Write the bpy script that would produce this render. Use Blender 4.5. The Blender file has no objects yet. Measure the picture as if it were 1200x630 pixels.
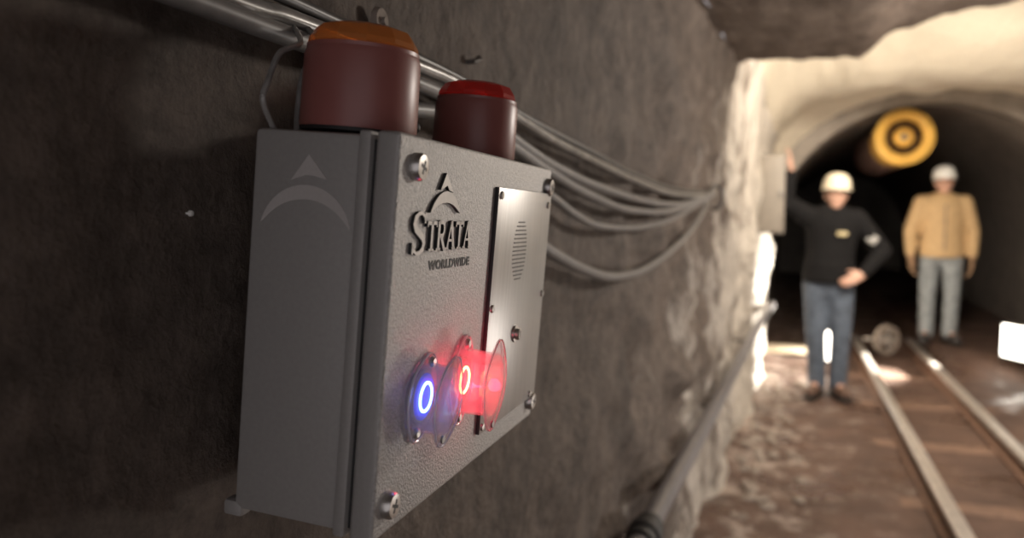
import bpy, bmesh, math, random
from mathutils import Vector, Matrix, noise
random.seed(7)
sc = bpy.context.scene
COL = sc.collection
PI = math.pi

# ------------------------------------------------------------------ camera, world, lights
cd = bpy.data.cameras.new('camera')
cam = bpy.data.objects.new('camera', cd); COL.objects.link(cam)
right = Vector((0.94727, 0.32038, 0.00685)); down = Vector((0.02842, -0.06268, -0.99763)); fwd = Vector((-0.31919, 0.94521, -0.06848))
m = Matrix.Identity(4)
for i in range(3):
    m[i][0] = right[i]; m[i][1] = -down[i]; m[i][2] = -fwd[i]
m[2][3] = 1.40
cam.matrix_world = m
cd.sensor_width = 36; cd.lens = 28.5; cd.clip_start = 0.02; cd.clip_end = 100
cd.dof.use_dof = True; cd.dof.focus_distance = 0.67; cd.dof.aperture_fstop = 3.8
sc.camera = cam
sc.view_settings.view_transform = 'Standard'; sc.view_settings.look = 'None'
sc.view_settings.exposure = 0.0; sc.view_settings.gamma = 1.0; sc.view_settings.use_curve_mapping = False
try:
    sc.cycles.use_denoising = True
    sc.cycles.max_bounces = 8; sc.cycles.transparent_max_bounces = 16
    sc.cycles.sample_clamp_indirect = 4.0
except Exception:
    pass
wd = bpy.data.worlds.new('world'); sc.world = wd; wd.use_nodes = True
wd.node_tree.nodes['Background'].inputs[0].default_value = (1.0, 0.94, 0.97, 1)
wd.node_tree.nodes['Background'].inputs[1].default_value = 0.60

def lamp(name, kind, loc, energy, color=(1, 1, 1), target=None, **kw):
    d = bpy.data.lights.new(name, kind); d.energy = energy; d.color = color
    for k, v in kw.items(): setattr(d, k, v)
    o = bpy.data.objects.new(name, d); COL.objects.link(o); o.location = loc
    if target is not None:
        o.rotation_euler = (Vector(target) - Vector(loc)).to_track_quat('-Z', 'Y').to_euler()
    return o
# working lights of the tunnel: one by the right wall short of the brow, one up behind the brow
lamp('tunnel_lamp_near', 'POINT', (1.15, 3.1, 1.90), 78, (1.0, 0.91, 0.82), shadow_soft_size=0.15)
lamp('box_front_fill', 'POINT', (1.25, 2.9, 0.55), 34, (1.0, 0.93, 0.87), shadow_soft_size=0.15)  # unseen low light, added to put a highlight on the box front
lamp('tunnel_lamp_deep', 'AREA', (0.95, 4.75, 2.62), 98, (1.0, 0.89, 0.75), (0.7, 7.4, 1.2), shape='DISK', size=0.5)
lamp('floodlight_beam', 'SPOT', (1.84, 8.0, 0.42), 1700, (1.0, 0.93, 0.82), (0.0, 7.75, 0.48), spot_size=math.radians(66), spot_blend=0.4, shadow_soft_size=0.08)

# ------------------------------------------------------------------ materials
MATS = {}
def nt(name):
    mt = bpy.data.materials.new(name); mt.use_nodes = True
    t = mt.node_tree; return mt, t, t.nodes['Principled BSDF']
def noise_node(t, scale, detail=6, rough=0.6, vec=None):
    n = t.nodes.new('ShaderNodeTexNoise'); n.inputs['Scale'].default_value = scale
    n.inputs['Detail'].default_value = detail; n.inputs['Roughness'].default_value = rough
    if vec: t.links.new(vec, n.inputs['Vector'])
    return n
def ramp(t, src, stops):
    r = t.nodes.new('ShaderNodeValToRGB'); t.links.new(src, r.inputs[0])
    e = r.color_ramp.elements
    while len(e) < len(stops): e.new(0.5)
    for k, (p, c) in enumerate(stops):
        e[k].position = p; e[k].color = (*c, 1) if len(c) == 3 else c
    return r
def bump(t, src, strength, dist, bsdf, prev=None):
    b = t.nodes.new('ShaderNodeBump'); b.inputs['Strength'].default_value = strength; b.inputs['Distance'].default_value = dist
    t.links.new(src, b.inputs['Height'])
    if prev: t.links.new(prev, b.inputs['Normal'])
    t.links.new(b.outputs[0], bsdf.inputs['Normal']); return b.outputs[0]
def plain(name, col, rough=0.5, metal=0.0, var=0.12, scale=40, bmp=0.0, bdist=0.001, spec=0.5):
    mt, t, b = nt(name)
    tc = t.nodes.new('ShaderNodeTexCoord')
    n = noise_node(t, scale, 5, 0.6, tc.outputs['Object'])
    lo = tuple(c * (1 - var) for c in col); hi = tuple(min(1, c * (1 + var)) for c in col)
    r = ramp(t, n.outputs[0], [(0.3, lo), (0.7, hi)])
    t.links.new(r.outputs[0], b.inputs['Base Color'])
    b.inputs['Roughness'].default_value = rough; b.inputs['Metallic'].default_value = metal
    b.inputs['Specular IOR Level'].default_value = spec
    if bmp: bump(t, n.outputs[0], bmp, bdist, b)
    MATS[name] = mt; return mt
def emit(name, col, strength):
    mt, t, b = nt(name)
    b.inputs['Base Color'].default_value = (*col, 1)
    b.inputs['Emission Color'].default_value = (*col, 1); b.inputs['Emission Strength'].default_value = strength
    MATS[name] = mt; return mt

def rock(name, dark, mid, pale, pale_lo, pale_hi, use_y=None, bmp=1.0):
    mt, t, b = nt(name)
    tc = t.nodes.new('ShaderNodeTexCoord'); v = tc.outputs['Object']
    n1 = noise_node(t, 7, 8, 0.65, v); n2 = noise_node(t, 60, 8, 0.7, v); vm = t.nodes.new('ShaderNodeMapping'); vm.inputs['Scale'].default_value = (1, 1.5, 0.6); t.links.new(v, vm.inputs[0])
    n3 = noise_node(t, 2.6, 8, 0.75, vm.outputs[0])
    r1 = ramp(t, n1.outputs[0], [(0.32, dark), (0.68, mid)])
    sep = t.nodes.new('ShaderNodeSeparateXYZ'); t.links.new(v, sep.inputs[0])
    # pale patches that become common further into the tunnel
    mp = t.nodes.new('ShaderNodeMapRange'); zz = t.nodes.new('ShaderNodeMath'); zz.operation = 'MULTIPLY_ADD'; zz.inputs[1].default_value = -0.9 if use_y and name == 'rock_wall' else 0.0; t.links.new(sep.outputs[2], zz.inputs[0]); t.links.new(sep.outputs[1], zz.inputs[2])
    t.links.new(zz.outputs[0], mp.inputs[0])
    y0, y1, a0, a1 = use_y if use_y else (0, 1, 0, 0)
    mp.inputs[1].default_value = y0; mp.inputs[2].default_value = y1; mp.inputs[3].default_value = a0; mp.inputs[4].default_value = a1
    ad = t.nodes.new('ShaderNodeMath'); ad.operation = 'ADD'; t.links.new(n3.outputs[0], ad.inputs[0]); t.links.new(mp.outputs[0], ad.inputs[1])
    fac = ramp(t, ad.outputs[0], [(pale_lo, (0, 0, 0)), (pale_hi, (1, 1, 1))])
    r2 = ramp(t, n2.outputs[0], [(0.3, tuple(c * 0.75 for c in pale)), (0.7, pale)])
    mx = t.nodes.new('ShaderNodeMix'); mx.data_type = 'RGBA'
    n4 = noise_node(t, 26, 5, 0.75, v); r4 = ramp(t, n4.outputs[0], [(0.34, (0.55,) * 3), (0.62, (1.1,) * 3)])
    ml = t.nodes.new('ShaderNodeMix'); ml.data_type = 'RGBA'; ml.blend_type = 'MULTIPLY'; ml.inputs[0].default_value = 1.0
    t.links.new(r1.outputs[0], ml.inputs[6]); t.links.new(r4.outputs[0], ml.inputs[7])
    t.links.new(fac.outputs[0], mx.inputs[0]); t.links.new(ml.outputs[2], mx.inputs[6]); t.links.new(r2.outputs[0], mx.inputs[7])
    t.links.new(mx.outputs[2], b.inputs['Base Color'])
    b.inputs['Roughness'].default_value = 0.72; b.inputs['Specular IOR Level'].default_value = 0.35
    p = bump(t, n1.outputs[0], 0.6 * bmp, 0.03, b)
    p = bump(t, n2.outputs[0], 0.7 * bmp, 0.006, b, p)
    vo = t.nodes.new('ShaderNodeTexVoronoi'); vo.inputs['Scale'].default_value = 38; t.links.new(v, vo.inputs['Vector'])
    bump(t, vo.outputs[0], 0.25 * bmp, 0.006, b, p)
    MATS[name] = mt; return mt

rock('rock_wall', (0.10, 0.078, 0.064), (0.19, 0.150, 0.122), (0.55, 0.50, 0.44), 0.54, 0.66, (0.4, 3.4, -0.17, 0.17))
rock('rock_roof', (0.11, 0.080, 0.060), (0.19, 0.145, 0.115), (0.62, 0.55, 0.44), 0.45, 0.62, (4.1, 4.7, -0.5, 0.40))  # paler behind the brow: the lamplight there is put into the roof colour
rock('rock_arch_ground', (0.08, 0.062, 0.05), (0.15, 0.12, 0.095), (0.3, 0.26, 0.22), 0.6, 0.8)

def mk_floor():
    mt, t, b = nt('dirt_floor')
    tc = t.nodes.new('ShaderNodeTexCoord'); v = tc.outputs['Object']
    n1 = noise_node(t, 3.0, 8, 0.65, v); n2 = noise_node(t, 28, 8, 0.7, v); n3 = noise_node(t, 1.8, 5, 0.6, v)
    r1 = ramp(t, n1.outputs[0], [(0.3, (0.062, 0.036, 0.027)), (0.7, (0.145, 0.086, 0.062))])
    # pale patches along the walkway, fewer towards the track
    n4 = noise_node(t, 4.5, 7, 0.75, v); sp = t.nodes.new('ShaderNodeSeparateXYZ'); t.links.new(v, sp.inputs[0])
    mr = t.nodes.new('ShaderNodeMapRange'); t.links.new(sp.outputs[0], mr.inputs[0])
    for q, w_ in zip((1, 2, 3, 4), (-0.2, 1.0, 0.07, -0.09)): mr.inputs[q].default_value = w_
    ad = t.nodes.new('ShaderNodeMath'); ad.operation = 'ADD'; t.links.new(n4.outputs[0], ad.inputs[0]); t.links.new(mr.outputs[0], ad.inputs[1])
    fr = ramp(t, ad.outputs[0], [(0.54, (0, 0, 0)), (0.68, (1, 1, 1))])
    mx = t.nodes.new('ShaderNodeMix'); mx.data_type = 'RGBA'; t.links.new(fr.outputs[0], mx.inputs[0]); t.links.new(r1.outputs[0], mx.inputs[6])
    mx.inputs[7].default_value = (0.38, 0.31, 0.265, 1)
    t.links.new(mx.outputs[2], b.inputs['Base Color'])
    rr = ramp(t, n3.outputs[0], [(0.50, (0.75,) * 3), (0.62, (0.22,) * 3)])
    t.links.new(rr.outputs[0], b.inputs['Roughness'])
    p = bump(t, n1.outputs[0], 0.5, 0.03, b); bump(t, n2.outputs[0], 0.5, 0.008, b, p)
    MATS['dirt_floor'] = mt
mk_floor()

def mk_panel():
    # textured grey enamel with a metallic sheen
    mt, t, b = nt('panel_metal')
    tc = t.nodes.new('ShaderNodeTexCoord'); v = tc.outputs['Object']
    n = noise_node(t, 430, 3, 0.6, v); n2 = noise_node(t, 260, 4, 0.6, v)
    r = ramp(t, n2.outputs[0], [(0.35, (0.44, 0.43, 0.415)), (0.65, (0.56, 0.545, 0.525))])
    t.links.new(r.outputs[0], b.inputs['Base Color'])
    b.inputs['Metallic'].default_value = 0.35; b.inputs['Roughness'].default_value = 0.50
    bump(t, n.outputs[0], 0.85, 0.0016, b)
    MATS['panel_metal'] = mt
    mt, t, b = nt('brushed_steel')
    tc = t.nodes.new('ShaderNodeTexCoord')
    mp = t.nodes.new('ShaderNodeMapping'); mp.inputs['Scale'].default_value = (260, 260, 8); t.links.new(tc.outputs['Object'], mp.inputs[0])
    n = noise_node(t, 1.0, 4, 0.6, mp.outputs[0])
    r = ramp(t, n.outputs[0], [(0.3, (0.36, 0.35, 0.335)), (0.7, (0.45, 0.44, 0.42))])
    t.links.new(r.outputs[0], b.inputs['Base Color'])
    b.inputs['Metallic'].default_value = 0.65; b.inputs['Roughness'].default_value = 0.38
    bump(t, n.outputs[0], 0.15, 0.0005, b)
    MATS['brushed_steel'] = mt
mk_panel()
plain('box_paint', (0.34, 0.325, 0.31), 0.5, 0.15, 0.05, 300, 0.15, 0.0004)
plain('emblem_paint', (0.50, 0.47, 0.45), 0.45, 0.1, 0.04, 300)
plain('black_rubber', (0.018, 0.017, 0.017), 0.6)
plain('steel', (0.55, 0.53, 0.5), 0.3, 0.9, 0.1, 90)
plain('dark_steel', (0.20, 0.19, 0.18), 0.4, 0.9, 0.1, 90)
plain('raised_metal', (0.58, 0.56, 0.53), 0.42, 0.4, 0.04, 200)
plain('slot_grey', (0.10, 0.095, 0.09), 0.6)
plain('flat_black', (0.02, 0.02, 0.02), 0.5)
plain('beacon_red', (0.27, 0.095, 0.083), 0.38, 0, 0.05, 60)
plain('cable_grey', (0.20, 0.19, 0.18), 0.45, 0, 0.15, 60)
plain('cable_pale', (0.28, 0.27, 0.255), 0.3, 0.2, 0.45, 30)
plain('cable_dark', (0.10, 0.095, 0.09), 0.4, 0, 0.1, 60)
plain('pipe_grey', (0.19, 0.18, 0.185), 0.38, 0.1, 0.15, 30)
plain('rail_steel', (0.58, 0.53, 0.48), 0.36, 0.5, 0.25, 20, 0.2)
plain('rail_rust', (0.16, 0.09, 0.06), 0.7, 0.2, 0.3, 30, 0.3)
plain('timber', (0.19, 0.115, 0.080), 0.75, 0, 0.3, 14, 0.4, 0.004)
plain('plank_lit_pale', (0.62, 0.52, 0.38), 0.7, 0, 0.15, 14, 0.3, 0.003)
plain('stone_pale', (0.27, 0.225, 0.19), 0.8, 0, 0.3, 30, 0.6, 0.006)
plain('lining_dark', (0.15, 0.13, 0.115), 0.6, 0.1, 0.25, 6, 0.3, 0.01)
plain('lining_rim', (0.26, 0.225, 0.19), 0.75, 0, 0.2, 8, 0.3, 0.01)
plain('fan_yellow', (0.80, 0.47, 0.10), 0.45, 0, 0.1, 10)
plain('fan_dark', (0.19, 0.115, 0.055), 0.55, 0.3, 0.2, 15)
plain('duct_brown', (0.20, 0.12, 0.10), 0.6, 0, 0.2, 10)
plain('junction_beige', (0.24, 0.21, 0.175), 0.6, 0, 0.08, 15)
plain('skin', (0.58, 0.34, 0.25), 0.5, 0, 0.06, 30)
plain('hair_grey', (0.22, 0.17, 0.13), 0.7, 0, 0.2, 200)
plain('eye_dark', (0.03, 0.025, 0.02), 0.2)
plain('jacket_black', (0.012, 0.0115, 0.012), 0.95, 0, 0.2, 30, 0.2, 0.004, 0.1)
plain('patch_grey', (0.36, 0.35, 0.33), 0.5)
plain('patch_gold', (0.55, 0.46, 0.26), 0.5)
plain('jeans_blue', (0.085, 0.105, 0.14), 0.85, 0, 0.35, 16, 0.3, 0.004)
plain('jeans_pale', (0.25, 0.275, 0.29), 0.85, 0, 0.3, 16, 0.3, 0.004)
plain('jacket_tan', (0.55, 0.375, 0.195), 0.8, 0, 0.12, 20, 0.3, 0.005)
plain('glove_brown', (0.36, 0.23, 0.14), 0.8)
plain('helmet_cream', (0.78, 0.70, 0.54), 0.4, 0, 0.04, 10)
plain('helmet_white', (0.85, 0.84, 0.80), 0.35, 0, 0.03, 10)
plain('boot_brown', (0.12, 0.07, 0.05), 0.6, 0, 0.2, 30)
plain('boot_dark', (0.04, 0.035, 0.035), 0.6, 0, 0.2, 30)
emit('led_blue', (0.42, 0.78, 1.0), 5.0)
emit('led_blue_halo', (0.04, 0.07, 1.0), 0.55)
emit('led_amber', (1.0, 0.52, 0.16), 9.0)
emit('led_red_halo', (1.0, 0.03, 0.04), 1.1)
emit('flood_white', (1.0, 0.95, 0.85), 6.0)
def mk_clear(name, tint, amt_diff, rough=0.12, base=0.0):
    mt = bpy.data.materials.new(name); mt.use_nodes = True; t = mt.node_tree
    t.nodes.remove(t.nodes['Principled BSDF']); out = t.nodes['Material Output']
    tr = t.nodes.new('ShaderNodeBsdfTransparent'); tr.inputs[0].default_value = (*tint, 1)
    gl = t.nodes.new('ShaderNodeBsdfGlossy'); gl.inputs['Roughness'].default_value = rough
    df = t.nodes.new('ShaderNodeBsdfDiffuse'); df.inputs[0].default_value = (*tint, 1)
    tl = t.nodes.new('ShaderNodeBsdfTranslucent'); tl.inputs[0].default_value = (*tint, 1)
    lw = t.nodes.new('ShaderNodeLayerWeight'); lw.inputs[0].default_value = 0.35
    md = t.nodes.new('ShaderNodeMixShader'); t.links.new(df.outputs[0], md.inputs[1]); t.links.new(tl.outputs[0], md.inputs[2])
    m1 = t.nodes.new('ShaderNodeMixShader'); m1.inputs[0].default_value = amt_diff
    t.links.new(tr.outputs[0], m1.inputs[1]); t.links.new(md.outputs[0], m1.inputs[2])
    mr = t.nodes.new('ShaderNodeMath'); mr.operation = 'MULTIPLY_ADD'; mr.inputs[1].default_value = 0.45; mr.inputs[2].default_value = base
    t.links.new(lw.outputs['Fresnel'], mr.inputs[0])
    m2 = t.nodes.new('ShaderNodeMixShader'); t.links.new(mr.outputs[0], m2.inputs[0])
    t.links.new(m1.outputs[0], m2.inputs[1]); t.links.new(gl.outputs[0], m2.inputs[2])
    t.links.new(m2.outputs[0], out.inputs[0]); MATS[name] = mt
mk_clear('clear_plastic', (0.97, 0.96, 0.97), 0.13, 0.08, 0.03)
mk_clear('edge_highlight', (0.97, 0.96, 0.97), 0.65, 0.10, 0.10)  # whiter rims: the bright specular edge is put into the colour
mk_clear('amber_lens', (0.95, 0.42, 0.12), 0.55, 0.18, 0.05)
mk_clear('red_lens', (0.90, 0.10, 0.08), 0.55, 0.18, 0.05)

# ------------------------------------------------------------------ mesh helpers
def obj(name, bm, mat, parent=None, smooth=True, angle=40):
    me = bpy.data.meshes.new(name)
    bmesh.ops.recalc_face_normals(bm, faces=bm.faces[:])
    bm.to_mesh(me); bm.free()
    me.materials.append(MATS[mat] if isinstance(mat, str) else mat)
    if smooth:
        for p in me.polygons: p.use_smooth = True
        try: me.set_sharp_from_angle(angle=math.radians(angle))
        except Exception: pass
    o = bpy.data.objects.new(name, me); COL.objects.link(o)
    if parent: o.parent = parent
    return o
def thing(name, label, cat, loc=(0, 0, 0), rotz=0, group=None):
    o = bpy.data.objects.new(name, None); COL.objects.link(o); o.empty_display_size = 0.05
    o.location = loc; o.rotation_euler = (0, 0, rotz); tag(o, label, cat, group); return o
def tag(o, label, cat, group=None, kind=None):
    o['label'] = label; o['category'] = cat
    if group: o['group'] = group
    if kind: o['kind'] = kind
    return o
def struct(o, label, cat):
    return tag(o, label, cat, None, 'structure')
def dup(root, parent=None):
    r = root.copy(); COL.objects.link(r)
    if parent: r.parent = parent
    for ch in list(root.children): dup(ch, r)
    return r
def box(bm, c, s, bev=0.0, rot=None, seg=2):
    b = bmesh.new(); bmesh.ops.create_cube(b, size=1.0)
    bmesh.ops.scale(b, vec=s, verts=b.verts[:])
    if bev: bmesh.ops.bevel(b, geom=b.edges[:], offset=bev, segments=seg, profile=0.5, affect='EDGES')
    M = Matrix.Translation(c) @ (rot.to_4x4() if rot else Matrix.Identity(4))
    merge(bm, b, M)
def merge(bm, b, M=None):
    if M is not None: bmesh.ops.transform(b, matrix=M, verts=b.verts[:])
    me = bpy.data.meshes.new('tmp'); b.to_mesh(me); b.free(); bm.from_mesh(me); bpy.data.meshes.remove(me)
def axis_matrix(origin, z, x=None):
    z = Vector(z).normalized()
    x = Vector(x) if x else (Vector((1, 0, 0)) if abs(z.x) < 0.9 else Vector((0, 1, 0)))
    y = z.cross(x).normalized(); x = y.cross(z)
    M = Matrix((x, y, z)).transposed().to_4x4(); M.translation = Vector(origin); return M
def lathe(bm, prof, M=None, seg=40, sx=1.0, sy=1.0):
    # prof: (radius, height) pairs from one end to the other; closed with caps where the radius is not zero
    b = bmesh.new(); rings = []
    for r, h in prof:
        if r < 1e-6: rings.append([b.verts.new((0, 0, h))])
        else: rings.append([b.verts.new((r * sx * math.cos(2 * PI * k / seg), r * sy * math.sin(2 * PI * k / seg), h)) for k in range(seg)])
    for A, B in zip(rings, rings[1:]):
        for k in range(seg):
            k2 = (k + 1) % seg
            if len(A) == 1 and len(B) == 1: continue
            if len(A) == 1: b.faces.new((A[0], B[k], B[k2]))
            elif len(B) == 1: b.faces.new((A[k], A[k2], B[0]))
            else: b.faces.new((A[k], A[k2], B[k2], B[k]))
    if len(rings[0]) > 1 and len(rings[-1]) > 1:
        if (rings[0][0].co - rings[-1][0].co).length > 1e-6:
            b.faces.new(rings[0]); b.faces.new(rings[-1])
    merge(bm, b, M)
def tube(bm, pts, r, seg=10, cap=True):
    pts = [Vector(p) for p in pts]; n = len(pts); rings = []
    up = Vector((0.13, 0.2, 0.97))
    for i, p in enumerate(pts):
        tg = (pts[min(i + 1, n - 1)] - pts[max(i - 1, 0)]).normalized()
        u = tg.cross(up)
        if u.length < 1e-3: u = tg.cross(Vector((1, 0, 0)))
        u.normalize(); w = u.cross(tg)
        rr = r[i] if isinstance(r, (list, tuple)) else r
        rings.append([bm.verts.new(p + (u * math.cos(2 * PI * k / seg) + w * math.sin(2 * PI * k / seg)) * rr) for k in range(seg)])
    for A, B in zip(rings, rings[1:]):
        for k in range(seg): bm.faces.new((A[k], A[(k + 1) % seg], B[(k + 1) % seg], B[k]))
    if cap: bm.faces.new(rings[0]); bm.faces.new(rings[-1])
def smooth_path(pts, sub=8):
    P = [Vector(p) for p in pts]; out = []
    for i in range(len(P) - 1):
        p0 = P[max(i - 1, 0)]; p1 = P[i]; p2 = P[i + 1]; p3 = P[min(i + 2, len(P) - 1)]
        for k in range(sub):
            t = k / sub
            out.append(0.5 * ((2 * p1) + (p2 - p0) * t + (2 * p0 - 5 * p1 + 4 * p2 - p3) * t * t + (3 * p1 - p0 - 3 * p2 + p3) * t ** 3))
    out.append(P[-1]); return out
def torus(bm, R, r, M=None, seg=48, mseg=12):
    prof = [(R + r * math.cos(2 * PI * k / mseg), r * math.sin(2 * PI * k / mseg)) for k in range(mseg + 1)]
    lathe(bm, prof, M, seg)
def prism(bm, pts, h, M=None):
    # polygon in local XY extruded from 0 to h along local Z
    b = bmesh.new(); lo = [b.verts.new((x, y, 0)) for x, y in pts]; hi = [b.verts.new((x, y, h)) for x, y in pts]
    n = len(pts)
    for k in range(n): b.faces.new((lo[k], lo[(k + 1) % n], hi[(k + 1) % n], hi[k]))
    f1 = b.faces.new(hi); f2 = b.faces.new(lo)
    bmesh.ops.triangulate(b, faces=[f1, f2], ngon_method='EAR_CLIP')
    merge(bm, b, M)
def stroke(bm, pts, w, h, M):
    # thick polyline as a raised ribbon; w is a number or one width per point
    n = len(pts); L = []; R = []
    for i in range(n):
        a = Vector(pts[max(i - 1, 0)]); c = Vector(pts[min(i + 1, n - 1)]); d = (c - a).normalized(); nn = Vector((-d.y, d.x))
        ww = (w[i] if isinstance(w, (list, tuple)) else w) / 2; p = Vector(pts[i])
        L.append(tuple(p + nn * ww)); R.append(tuple(p - nn * ww))
    prism(bm, L + R[::-1], h, M)

# ------------------------------------------------------------------ the tunnel
def lerp_key(y, keys):
    if y <= keys[0][0]: return keys[0][1:]
    for a, b in zip(keys, keys[1:]):
        if y <= b[0]:
            t = (y - a[0]) / (b[0] - a[0]); t = t * t * (3 - 2 * t)
            return tuple(p + (q - p) * t for p, q in zip(a[1:], b[1:]))
    return keys[-1][1:]
#        y     xl     xr   zs    zc    n
KEYS = [(-1.5, -0.43, 2.3, 1.75, 2.60, 4.0), (0.3, -0.405, 2.3, 1.9, 2.60, 4.0), (1.0, -0.395, 2.3, 1.9, 2.60, 4.0), (2.0, -0.372, 2.3, 1.85, 2.60, 4.0), (3.0, -0.345, 2.3, 1.8, 2.6, 3.6),
        (4.2, -0.31, 2.35, 1.65, 2.62, 3.2), (4.9, -0.285, 2.4, 1.8, 2.86, 3.6), (6.1, -0.235, 2.5, 1.75, 2.80, 3.6), (6.95, -0.16, 2.6, 1.62, 2.40, 3.8), (7.15, -0.15, 2.6, 1.6, 2.36, 3.8),
        (7.45, -0.42, 2.8, 1.4, 2.62, 2.6), (8.35, -0.22, 2.9, 1.05, 2.46, 2.0)]
def fbm(p, o=4):
    s = 0; a = 1; f = 1
    for _ in range(o):
        s += a * noise.noise(p * f); a *= 0.5; f *= 2.1
    return s
def sstep(a, b, x):
    t = min(1, max(0, (x - a) / (b - a))); return t * t * (3 - 2 * t)
def brow_z(x):
    return 2.15 + 0.10 * sstep(0.28, 0.46, x) + 0.125 * max(0, x - 0.44) / 0.5
def section_pt(y, s):
    # s in 0..3 : 0..1 left wall up to the spring, 1..2 over the roof, 2..3 right wall down
    xl, xr, zs, zc, n = lerp_key(y, KEYS); hw = (xr - xl) / 2; xm = (xr + xl) / 2
    if s <= 1: p = Vector((xl, y, -0.08 + (zs + 0.08) * s)); nrm = Vector((1, 0, 0))
    elif s >= 2: p = Vector((xr, y, zs - (zs + 0.08) * (s - 2))); nrm = Vector((-1, 0, 0))
    else:
        t = PI * (1 - (s - 1)); c = math.cos(t); q = math.sin(t)
        p = Vector((xm + hw * math.copysign(abs(c) ** (2 / n), c), y, zs + (zc - zs) * abs(q) ** (2 / n)))
        nrm = Vector((-c, 0, -q))
        # roof hangs lower up to the brow at y = 4.2
        k = 1 - sstep(4.15, 4.55, y)
        if k > 0:
            zb = brow_z(p.x) + 0.05 * max(0, 3.4 - y) * 0
            if p.z > zb: p.z = p.z + (zb - p.z) * k
    near = sstep(1.0, 2.6, y)
    amp = 0.010 + 0.035 * near
    d = amp * fbm(p * 2.2 + Vector((3, 1, 7)), 4) + (0.006 + 0.012 * near) * fbm(p * 9, 3)
    if s <= 1:
        d += near * 0.05 * max(0, noise.noise(Vector((p.y * 1.1, p.z * 1.3, 4.2)))) - (1 - near) * 0.004
        d += near * 0.035 * (0.5 - abs(noise.noise(Vector((p.y * 2.6, p.z * 3.4, 1.2)))) * 2)
        d += near * 0.030 * (0.5 - abs(noise.noise(Vector((p.y * 5.0, p.z * 3.2, 5.2)))) * 2) + near * 0.014 * (0.5 - abs(noise.noise(Vector((p.y * 11, p.z * 9.0, 9.2)))) * 2)
    if y > 7.4: d *= 0.6
    return p + nrm * d
ys = []; y = -1.4
while y < 8.35:
    ys.append(y); y += max(0.016, 0.011 * max(1, abs(y) / 0.5)) if y > 0.25 else 0.06
ys.append(8.35)
def shell(name, s0, s1, n, mat, label, cat, ysel):
    bm = bmesh.new(); rows = []
    for yy in ysel:
        rows.append([bm.verts.new(section_pt(yy, s0 + (s1 - s0) * k / n)) for k in range(n + 1)])
    for A, B in zip(rows, rows[1:]):
        for k in range(n): bm.faces.new((A[k], A[k + 1], B[k + 1], B[k]))
    o = obj(name, bm, mat, None, True, 180); struct(o, label, cat); return o
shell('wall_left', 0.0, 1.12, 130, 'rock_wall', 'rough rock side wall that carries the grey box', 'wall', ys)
shell('ceiling', 1.12, 1.88, 110, 'rock_roof', 'rough rock tunnel roof with lit section coloured pale behind the dark brow', 'ceiling', [v for i, v in enumerate(ys) if v < 0.3 or i % 2 == 0 or v > 3.6])
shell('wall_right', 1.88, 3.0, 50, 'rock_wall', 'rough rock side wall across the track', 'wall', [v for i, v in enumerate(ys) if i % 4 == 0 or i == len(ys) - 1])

def floor_z(x, y):
    z = 0.02 * fbm(Vector((x * 1.7, y * 1.7, 0.3)), 4) + 0.006 * fbm(Vector((x * 9, y * 9, 2.3)), 3)
    if 0.55 < x < 1.45: z = z * 0.3 - 0.010
    z += 0.15 * sstep(1.31, 1.40, x) * sstep(7.6, 8.6, y)
    z += 0.10 * sstep(0.10, -0.35, x) * (0.6 + 0.8 * noise.noise(Vector((x * 5, y * 3, 8)))) 
    return z
bm = bmesh.new(); rows = []; fy = []
y = -1.4
while y < 22: fy.append(y); y += 0.05 if 2.5 < y < 9.6 else 0.2
for y in fy:
    rows.append([bm.verts.new((x, y, floor_z(x, y))) for x in [-0.7 + 0.04 * k for k in range(96)]])
for A, B in zip(rows, rows[1:]):
    for k in range(95): bm.faces.new((A[k], A[k + 1], B[k + 1], B[k]))
struct(obj('floor', bm, 'dirt_floor', None, True, 180), 'red brown wet dirt floor between wall and track', 'floor')

# arched lining past the portal
AX, AZ, AR = 1.20, 1.02, 1.40
bm = bmesh.new(); rows = []
for k in range(0, 260):
    y = 8.15 + k * 0.05
    r = AR + 0.025 * math.sin(y * 2 * PI / 0.2)
    row = [(AX - r, -0.1), (AX - r, 0.5)] + [(AX - r * math.cos(PI * q / 36), AZ + r * math.sin(PI * q / 36)) for q in range(37)] + [(AX + r, 0.5), (AX + r, -0.1)]
    rows.append([bm.verts.new((a, y, b)) for a, b in row])
for A, B in zip(rows, rows[1:]):
    for q in range(len(A) - 1): bm.faces.new((A[q], A[q + 1], B[q + 1], B[q]))
bm.faces.new(rows[-1])
struct(obj('trim_1', bm, 'lining_dark', None, True, 60), 'dark corrugated arch lining of the tunnel beyond the portal', 'tunnel lining')
bm = bmesh.new()
ri, ro, y0, y1 = AR - 0.01, AR + 0.20, 8.02, 8.22
a0, a1 = math.radians(12), math.radians(168); N = 48; ring = []
for q in range(N + 1):
    a = a0 + (a1 - a0) * q / N
    ring.append([bm.verts.new((AX + r * math.cos(a), yy, AZ + r * math.sin(a))) for r, yy in ((ri, y0), (ro, y0), (ro, y1), (ri, y1))])
for A, B in zip(ring, ring[1:]):
    for q in range(4): bm.faces.new((A[q], A[(q + 1) % 4], B[(q + 1) % 4], B[q]))
bm.faces.new(ring[0]); bm.faces.new(ring[-1])
struct(obj('trim_2', bm, 'lining_rim', None, True, 40), 'pale grey arched rim at the mouth of the dark lining', 'arch rim')

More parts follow.
